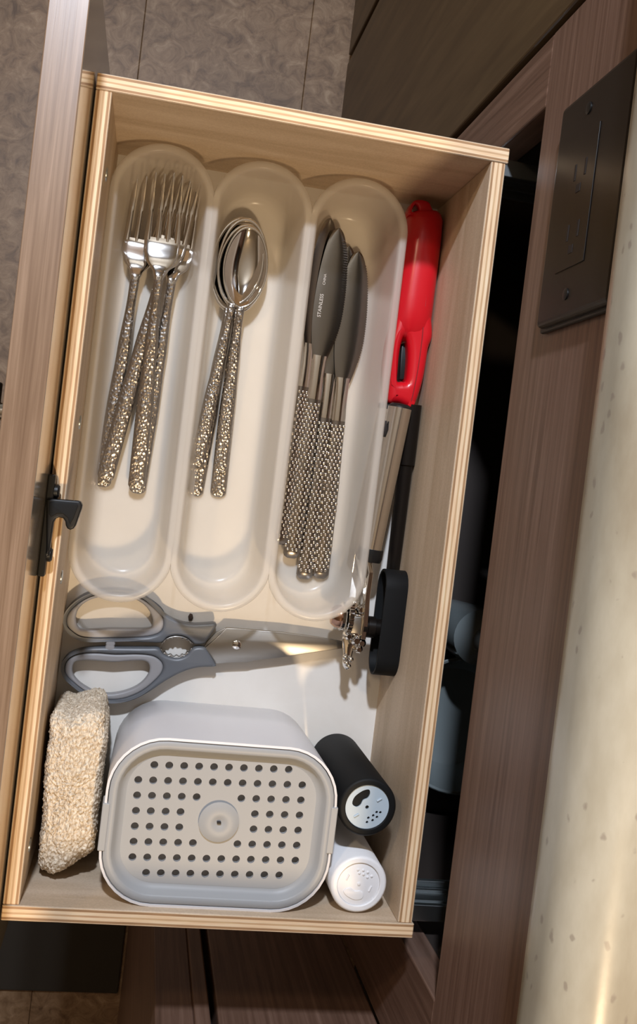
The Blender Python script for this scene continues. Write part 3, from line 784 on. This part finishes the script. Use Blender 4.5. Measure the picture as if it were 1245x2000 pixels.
# rounded grip: sections across the full width
gs = [(163, 628, 752, .55), (170, 618, 762, .78), (185, 607, 773, .92), (215, 603, 780, 1), (300, 596, 781, 1), (440, 581, 772, 1), (580, 563, 762, 1), (640, 556, 756, 1), (690, 549, 750, .97), (730, 545, 745, .9), (760, 552, 735, .78), (790, 575, 718, .6)]
bm = bmesh.new(); rings = []
for yy, xa, xb, k in gs:
    pa, pb = P(*crop([(xa, yy)], 550, 350, G)[0], .019), P(*crop([(xb, yy)], 550, 350, G)[0], .019)
    mid = (pa + pb) / 2; hw = (pb - pa).length / 2 - .0004; u = (pb - pa).normalized()
    mid.x = min(mid.x, W - T - hw - .0003)
    rings.append(ell(mid, u, Z_, hw, .0138 * k, 28, 2.35))
loft(bm, rings); obj('grip', fixn(bm), 'red', lg, smooth=True, angle=70, label='rounded red grip')
# moulding seam along the body
sm = smooth_poly([(690, 620), (690, 700), (684, 780), (668, 900), (650, 1000), (632, 1080)], 4, False)
sm2 = [P(*p, .031) for p in crop(smooth_poly([(716, 175), (714, 300), (708, 480), (697, 620)], 4, False), 550, 350, G)]
bm = bmesh.new(); tube(bm, [Vector((p_.x, p_.y, ZF + .0316)) for p_ in sm2], .00045, 6); obj('grip_seam', bm, plain('red_seam', (.35, .005, .010), .5), bd, smooth=True)
bm = bmesh.new()
pts = [P(*p, hT + .0005) for p in crop(sm, 550, 350, G)]
for p_ in pts: p_.z = ZF + hT + .0000
tube(bm, pts, .00035, 6); obj('seam', bm, plain('dark_red_seam', (.25, .004, .008), .5), bd, smooth=True)
lp_o = smooth_poly([(628, 165), (636, 120), (655, 97), (690, 95), (720, 105), (735, 130), (742, 168)], 4)
lp_i = smooth_poly([(642, 160), (645, 130), (660, 118), (672, 135), (668, 152)], 4)
obj('hanging_loop', shape([ccw(gp(lp_o)), ccw(gp(lp_i))[::-1]], ZF + .014, ZF + hT - .002, .0016, 3), 'red', bd, smooth=True)
tg = obj('trigger', shape([ccw(gp([(585, 800), (624, 790), (628, 975), (572, 975)], hT - .01))], ZF + .010, ZF + .019, .001), 'black', lg, smooth=True)
bm = bmesh.new()
A, Bq = P(806, 790, .024), P(768, 1112, .014)
pts = [A.lerp(Bq, t) for t in (0, .25, .36, .365, .7, 1)]
tube(bm, pts, [.0062, .0062, .0062, .0050, .0048, .0046], 20)
obj('barrel', bm, 'gloss_black', lg, smooth=True, angle=40, label='black metal barrel')

# ------------------------------------------------------------------ can opener
co = thing('can_opener', 'steel can opener with two tube handles and a black turning key beside the tray', 'can opener', tuple(P(725, 1150, 0)))
def ax(pa, ha, pb, hb): return P(pa[0], pa[1], ha), P(pb[0], pb[1], hb)
a, b_ = ax((781, 797), .034, (723, 1080), .030)
bm = bmesh.new(); tube(bm, [a.lerp(b_, t / 20) for t in range(21)], [.0080 - .0006 * t / 20 for t in range(21)], 32)
h1 = obj('tube_handle', bm, 'tube', co, smooth=True, angle=50, label='brushed steel tube handle on top')
dd = (a - b_).normalized()
bm = bmesh.new(); lathe(bm, a - dd * .001, dd, [(0, .0076), (.002, .0074), (.0035, .006), (.004, .002)], 28); obj('end_cap', bm, 'black', co, smooth=True)
bm = bmesh.new(); lathe(bm, b_ + dd * .003, -dd, [(0, .0084), (.006, .0086), (.0085, .0078), (.009, .003)], 28); obj('end_collar', bm, 'black', co, smooth=True)
# hanging slot in the tube
sl = P(754, 838, .040); v_ = (a - b_).normalized()
bm = bmesh.new(); mp = [P(753.5, 822, .0375), P(751.5, 838, .0375), P(748.5, 853, .0365)]
tube(bm, mp, [.0008, .0016, .0008], 12); obj('hanging_slot', bm, 'hole', h1, smooth=True)
a2, b2 = ax((757, 800), .0185, (700, 1078), .014)
bm = bmesh.new(); tube(bm, [a2.lerp(b2, t / 10) for t in range(11)], .0072, 28); obj('tube_handle', bm, 'tube', co, smooth=True, angle=50, label='brushed steel tube handle half under the tray rim')
bm = bmesh.new(); lathe(bm, a2, (a2 - b2).normalized(), [(0, .007), (.003, .0068), (.0042, .005)], 24); obj('end_cap', bm, 'black', co, smooth=True)
# arms
def strip(nm, pp, wd, th, mat='chrome', mul=1.0):
    bm = bmesh.new(); rings = []
    pp = [P(*p_) for p_ in pp]
    for i, p_ in enumerate(pp):
        d = (pp[min(i + 1, len(pp) - 1)] - pp[max(0, i - 1)]).normalized(); u = d.cross(Z_).normalized(); v = u.cross(d)
        rings.append([p_ + u * sx * wd + v * sz * th for sx, sz in ((-1, -1), (1, -1), (1, 1), (-1, 1))])
    loft(bm, rings); return obj(nm, fixn(bm), mat, co, bevel=.0004)
strip('lever_arm', [(716, 1075, .030), (722, 1120, .034), (716, 1160, .036), (712, 1215, .034), (707, 1245, .032)], .0016, .0045)
strip('lever_arm', [(700, 1085, .026), (712, 1140, .030), (716, 1160, .032), (705, 1200, .030)], .0013, .0045, 'chrome')
strip('lever_arm', [(703, 1078, .016), (697, 1120, .020), (690, 1170, .026), (686, 1230, .028)], .0035, .0010, 'chrome')
# head: gear wheels, housing, crown-cap lever
cxh = P(700, 1222, .03)
bm = bmesh.new()
def wheel(c, r, th, teeth, axis=X_, depth=.0008):
    bm = bmesh.new(); n = teeth * 4
    u, v = Y_, Z_
    rings = []
    for dx, k in ((-th, .85), (-th * .8, 1), (th * .8, 1), (th, .85)):
        rings.append([Vector(c) + X_ * dx + (u * math.cos(2 * PI * i / n) + v * math.sin(2 * PI * i / n)) * (r * k - (depth if i % 4 < 2 else 0)) for i in range(n)])
    loft(bm, rings); return fixn(bm)
w1 = P(682, 1205, .034)
obj('feed_wheel', wheel(w1, .0105, .0018, 22), 'chrome', co, smooth=True, angle=25)
w2 = P(668, 1203, .030)
obj('cutting_wheel', wheel(w2, .0098, .0012, 40, depth=0), 'chrome', co, smooth=True, angle=30)
bm = bmesh.new(); lathe(bm, P(664, 1204, .028), (-1, 0, 0), [(0, .0078), (.003, .0074), (.006, .0052), (.0065, .002)], 28); obj('wheel_hub', bm, 'copper', co, smooth=True, label='brown tinted round hub')
hx = [(491, 795), (510, 782), (560, 790), (625, 800), (640, 830), (620, 1000), (600, 1040), (540, 1045), (470, 1010), (450, 960)]
hxp = px2(crop(hx, 600, 1060, 5.66), .034)
obj('housing', shape([ccw(hxp)], ZF + .016, ZF + .034, .0011, 2), 'chrome', co, smooth=True, angle=30)
obj('housing_top', shape([ccw(px2(crop([(510, 815), (600, 822), (590, 1010), (480, 1000)], 600, 1060, 5.66), .0348))], ZF + .034, ZF + .0348, .0004, 1), 'shear_blade', co, smooth=True, angle=30)
bm = bmesh.new()
for k_, (x, y, r) in enumerate(((520, 680, 20), (470, 730, 14), (600, 740, 16), (545, 1085, 18), (460, 1035, 14), (600, 1110, 16), (570, 1180, 14), (498, 745, 12))):
    c_ = P(*crop([(x, y)], 600, 1060, 5.66)[0], .034); lathe(bm, (c_.x, c_.y, ZF + .026), (0, 0, 1), [(0, r / 5660 * 1.1), (.008, r / 5660 * 1.1), (.010, r / 5660 * .6)], 14)
obj('rivets', bm, 'chrome', co, smooth=True, angle=50)
lev = smooth_poly([(395, 1060), (440, 1040), (540, 1090), (560, 1120), (520, 1180), (500, 1250), (495, 1310), (478, 1360), (455, 1405), (420, 1395), (400, 1340), (405, 1240), (400, 1150)], 4)
obj('bottle_opener_lever', shape([ccw(px2(crop(lev, 600, 1060, 5.66), .031))], ZF + .0265, ZF + .031, .0012, 2), 'chrome', co, smooth=True, angle=45)
bm = bmesh.new()
for x, y in ((420, 1265), (482, 1290), (432, 1330), (455, 1365)):
    c_ = P(*crop([(x, y)], 600, 1060, 5.66)[0], .033); bmesh.ops.create_uvsphere(bm, u_segments=12, v_segments=8, radius=.0019, matrix=Matrix.Translation(c_))
obj('lever_lugs', bm, 'chrome', co, smooth=True)
# shaft and key
sx0 = P(706, 1222, .030); kc = P(757, 1218, .0445)
kz = ZF + .032
bm = bmesh.new(); lathe(bm, (sx0.x, sx0.y, kz), (1, 0, 0), [(0, .0062), (.003, .0062), (.0032, .0072), (.008, .0072), (.0085, .0058), (.021, .0058)], 24)
obj('key_shaft', bm, 'gloss_black', co, smooth=True, angle=40)
Lk, Hk, Dk, tk = .0355, .0125, .0165, .0017
kx0 = P(746, 1215, .0445).x
kyc = (P(770, 1113, .0445).y + P(740, 1327, .0445).y) / 2
def stad(l, hh, n=10):
    pts = []
    for i in range(n + 1): a_ = -PI / 2 + PI * i / n; pts.append((l - hh + hh * math.cos(a_), hh * math.sin(a_)))
    for i in range(n + 1): a_ = PI / 2 + PI * i / n; pts.append((-l + hh + hh * math.cos(a_), hh * math.sin(a_)))
    return pts
o1, i1 = stad(Lk, Hk), stad(Lk - tk, Hk - tk)
bm = bmesh.new(); rings = []
for x, pl in ((kx0, i1), (kx0, o1), (kx0 + Dk * .9, o1), (kx0 + Dk, stad(Lk - .0012, Hk - .0012))): rings.append([Vector((x, kyc + u, kz + v)) for u, v in pl])
rings.insert(0, [Vector((kx0 + Dk - .003, kyc + u, kz + v)) for u, v in i1])
loft(bm, rings); obj('turning_key', fixn(bm), 'matt_black', co, smooth=True, angle=40, bevel=.0004, label='black hollow turning key')

# ------------------------------------------------------------------ soap dispensing caddy
HC = .106
cd = thing('soap_dispenser', 'white soap dispenser box with a grey perforated pump tray on top', 'dispenser', tuple(P(430, 1600, 0)))
def px_off(px, py): return P(px, py, HC)
c1, c2 = px_off(196, 1610), px_off(655, 1620)
top, bot = px_off(440, 1450), px_off(430, 1778)
CX, CYc = (c1.x + c2.x) / 2, (top.y + bot.y) / 2
HX, HY = (c2.x - c1.x) / 2 - .0006, (top.y - bot.y) / 2
def rr(cx, cy, hx, hy, r, z, n=9, bow=0.0):
    pts = []
    for qx, qy, a0_ in ((1, 1, 0), (-1, 1, PI / 2), (-1, -1, PI), (1, -1, 1.5 * PI)):
        for i in range(n + 1):
            a_ = a0_ + PI / 2 * i / n
            pts.append(Vector((cx + qx * (hx - r) + r * math.cos(a_), cy + qy * (hy - r) + r * math.sin(a_), z)))
        if qx * qy > 0:   # straight top / bottom edge: two extra points
            pass
    return pts
RR = .032
bm = bmesh.new()
loft(bm, [rr(CX, CYc, HX - .004, HY - .0035, RR - .003, ZF), rr(CX, CYc, HX - .002, HY - .0018, RR - .002, ZF + .002), rr(CX, CYc, HX - .0006, HY - .0005, RR, ZF + .05), rr(CX, CYc, HX - .0002, HY, RR, ZF + HC - .003),
          rr(CX, CYc, HX - .0002, HY, RR, ZF + HC - .0004), rr(CX, CYc, HX - .0016, HY - .0014, RR - .0013, ZF + HC), rr(CX, CYc, HX - .0018, HY - .0016, RR - .0015, ZF + HC - .012)])
obj('reservoir', fixn(bm), 'white_pl', cd, smooth=True, angle=50, label='white plastic body')
bm = bmesh.new()
Zt = ZF + HC
prt = [(.0021, -.010), (.0021, -.0006), (.0026, -.0001), (.0062, -.0001), (.0070, -.0008), (.0082, -.0040), (.0105, -.0058), (.0120, -.0062)]
loft(bm, [rr(CX, CYc, HX - d, HY - d, RR - d * .95, Zt + z) for d, z in prt], cap=False)
pt = obj('tray_rim', fixn(bm), 'grey_tray', cd, smooth=True, angle=50)
plate = rr(CX, CYc, HX - .0118, HY - .0118, RR - .0112, 0)
holes = []
zg = HC - .006
tl, trr_, blh, brh = (272, 1493), (593, 1504), (256, 1704), (574, 1710)
rows = [(1, 10, []), (0, 11, []), (0, 11, [5, 6]), (0, 11, [4, 5, 6, 7]), (0, 11, [4, 5, 6, 7]), (0, 11, [5, 6]), (0, 11, []), (1, 10, [])]
for j, (i0, i1_, skip) in enumerate(rows):
    for i in range(i0, i1_ + 1):
        if i in skip: continue
        u, v = i / 11, j / 7
        x = (tl[0] * (1 - u) + trr_[0] * u) * (1 - v) + (blh[0] * (1 - u) + brh[0] * u) * v
        y = (tl[1] * (1 - u) + trr_[1] * u) * (1 - v) + (blh[1] * (1 - u) + brh[1] * u) * v
        c_ = P(x, y, zg); holes.append([(c_.x + .00225 * math.cos(2 * PI * k / 16), c_.y + .00225 * math.sin(2 * PI * k / 16)) for k in range(16)])
pc = P(427, 1604, zg)
holes.append([(pc.x + .0085 * math.cos(2 * PI * k / 24), pc.y + .0085 * math.sin(2 * PI * k / 24)) for k in range(24)])
bmp = holed_plate([(v.x, v.y) for v in plate], holes, Zt - .0082, Zt - .0060)
obj('perforated_plate', bmp, 'grey_tray', cd, label='grey plate with rows of drain holes')
bm = bmesh.new(); loft(bm, [rr(CX, CYc, HX - .003, HY - .003, RR - .003, Zt - .024), rr(CX, CYc, HX - .003, HY - .003, RR - .003, Zt - .0225)]); obj('sump', fixn(bm), 'grey_tray', cd)
bm = bmesh.new(); lathe(bm, (pc.x, pc.y, Zt - .010), (0, 0, 1), [(0, .0083), (.004, .0083), (.0052, .0118), (.0056, .0118), (.0064, .0095), (.0068, .006), (.0064, .003), (.0052, .0008)], 40)
dm = obj('pump_button', fixn(bm), 'grey_tray', cd, smooth=True, angle=60, label='round pump button with a slit')
obj('slit', box((pc.x - .0012, pc.y - .0006, Zt - .0048), (pc.x + .0012, pc.y + .0006, Zt - .0028)), 'hole', dm, bevel=.0003)
for s_, ya, yb in ((-1, 1568, 1662), (1, 1577, 1668)):
    px_ = 197 if s_ < 0 else 654
    y_a, y_b = P(px_, ya, HC).y, P(px_ - 4, yb, HC).y
    xe = CX + s_ * HX
    x0_, x1_ = (xe - .0008, xe + .0035) if s_ < 0 else (xe - .0035, xe + .0008)
    obj('side_tab', box((x0_, y_b, Zt - .014), (x1_, y_a, Zt + .0004)), 'grey_tray', cd, bevel=.0006, label='grey locking tab')

# ------------------------------------------------------------------ shakers
def shaker(nm, label, cpx, r, hgt, body, disc, dark):
    c = P(*cpx, hgt)
    t = thing(nm, label, 'shaker', (c.x, c.y, ZF))
    bm = bmesh.new()
    lathe(bm, (c.x, c.y, ZF), (0, 0, 1), [(0, r - .0015), (.0012, r), (hgt - .0015, r), (hgt - .0002, r - .0010), (hgt, r - .0018), (hgt, r - .0038), (hgt - .0004, r - .0042), (hgt - .0022, r - .0043)], 64)
    obj('bottle_body', fixn(bm), body, t, smooth=True, angle=40)
    zd = ZF + hgt - .0012
    rd = r - .0043
    circ = [(c.x + rd * math.cos(2 * PI * k / 64), c.y + rd * math.sin(2 * PI * k / 64)) for k in range(64)]
    hs = []
    def at(x, y): return (c.x + x * rd, c.y + y * rd)
    a_, sgn = (0, 1) if dark else (math.radians(118), 1)
    def rot(x, y): return at(x * math.cos(a_) - y * math.sin(a_), x * math.sin(a_) + y * math.cos(a_))
    bean = smooth_poly([(-.70, .10), (-.62, .42), (-.30, .70), (-.02, .78), (.06, .60), (-.02, .40), (-.22, .28), (-.32, .06), (-.50, -.04)], 5)
    small = [(.0, -.02, .085)] + [(x, y, .062) for x, y in ((.47, -.22), (.64, -.22), (.33, -.38), (.51, -.44), (.12, -.50), (.33, -.60), (.08, -.70))]
    if dark:
        hs = [[rot(*p_) for p_ in bean]] + [[rot(x + q_ * math.cos(2 * PI * k / 12), y + q_ * math.sin(2 * PI * k / 12)) for k in range(12)] for x, y, q_ in small]
        dk = obj('sifter_disc', holed_plate(circ, hs, zd - .0012, zd), disc, t, label='pale blue-grey sifter disc with a bean-shaped opening and small holes')
        bm = bmesh.new(); lathe(bm, (c.x, c.y, ZF + hgt - .016), (0, 0, 1), [(0, rd), (.001, rd)], 40); obj('contents', bm, 'hole', t)
        for x, y in ((.52, .35), (-.45, -.42)):
            e = rot(x, y); bm = bmesh.new(); tube(bm, [(e[0] - .0013, e[1] - .0009, zd + .0001), (e[0] + .0013, e[1] + .0009, zd + .0001)], .0007, 8); obj('raised_mark', bm, disc, dk, smooth=True)
    else:
        dk = obj('sifter_disc', shape([ccw(circ)], zd - .0012, zd, .0002, 1), disc, t, smooth=True, angle=30, label='white sifter disc with closed bean-shaped and dotted reliefs')
        obj('bean_relief', shape([ccw([rot(x, y) for x, y in bean])], zd - .0003, zd + .0006, .0003, 2), disc, dk, smooth=True, angle=30)
        bm = bmesh.new()
        for x, y, q_ in small:
            e = rot(x, y); lathe(bm, (e[0], e[1], zd - .0004), (0, 0, 1), [(0, q_ * rd), (.0008, q_ * rd), (.0010, q_ * rd * .6)], 12)
        for x, y in ((.52, .35), (-.45, -.42)):
            e = rot(x, y); tube(bm, [(e[0] - .0006, e[1] - .0016, zd), (e[0] + .0006, e[1] + .0016, zd)], .0006, 8)
        obj('dot_relief', bm, disc, dk, smooth=True)
    return t
shaker('spice_shaker', 'black cylindrical shaker with a pale sifter disc at the drawer corner', (718, 1577), .0176, .104, 'matt_black', 'pale_blue', True)
shaker('spice_shaker', 'milky white cylindrical shaker in the near right corner of the drawer', (701, 1728), .0172, .103, 'white_milky', 'white_milky', False)

# ------------------------------------------------------------------ folded terry scrubbing cloth
S3 = 3.1125
cl = crop([(245, 165), (310, 140), (385, 128), (435, 135), (466, 160), (476, 210), (486, 260), (500, 380), (492, 500), (478, 620), (462, 740), (448, 850), (442, 960), (400, 1010), (330, 1060), (250, 1105), (155, 1158), (115, 1140), (80, 1130), (64, 1060), (75, 930), (92, 800), (95, 700), (98, 600), (92, 480), (108, 350), (112, 260), (130, 190), (190, 145)], 50, 1350, S3)
cl = smooth_poly(cl, 6)
hc = .085
tp = [P(x, y, hc) for x, y in cl]
for v in tp:
    v.x = min(max(v.x, T + .003), c1.x - .0022); v.y = max(v.y, T + .0025)
cen = sum(tp, Vector()) / len(tp)
bm = bmesh.new(); rings = []
prof = [(.80, .001), (.90, .003), (.95, .008)] + [(.955 + .045 * (k / 16), .012 + .062 * k / 16) for k in range(17)] + [(.993, .0775), (.98, .0805), (.955, .083), (.92, .085), (.88, .0865)] + [(.84 - .04 * k, .0875) for k in range(21)] + [(.02, .0875)]
for f, z in prof:
    rings.append([Vector((cen.x + (v.x - cen.x) * f, cen.y + (v.y - cen.y) * f, ZF + z)) for v in tp])
loft(bm, rings); fixn(bm)
bm.normal_update()
ztop = ZF + .058
for v in bm.verts:
    if v.co.z > ZF + .05:
        dx = (v.co.x - cen.x) / .02; dy = (v.co.y - cen.y) / .05
        ridge = -.006 * abs(dx + .1 * dy) - .004 * max(0, dy - .4) - .003 * max(0, -dy - .5)
        k = (v.co.z - ZF - .05) / .0375
        v.co.z += ridge * k * 1.4
    pz = v.co * 1.0
    nn = v.normal
    dsp = noise.fractal(pz * 420, 0.8, 2.0, 3) * .0010 + noise.noise(pz * 90) * .0012 + noise.noise(pz * 1300) * .0003
    v.co += nn * dsp
    v.co.x = max(v.co.x, T + .001); v.co.y = max(v.co.y, T + .001); v.co.z = max(v.co.z, ZF + .0004)
so = obj('scrubbing_cloth', bm, 'terry', smooth=True, angle=180, sub=1)
tx = bpy.data.textures.new('loops', 'CLOUDS'); tx.noise_scale = .0015; tx.noise_depth = 2
dm_ = so.modifiers.new('loops', 'DISPLACE'); dm_.texture = tx; dm_.strength = .0024; dm_.mid_level = .55; dm_.texture_coords = 'GLOBAL'
so.modifiers['sub'].levels = so.modifiers['sub'].render_levels = 2
tag(so, 'folded beige looped terry scrubbing cloth standing left of the soap dispenser', 'cloth')

for o in list(bpy.data.objects):
    if '_org' in o: del o['_org']
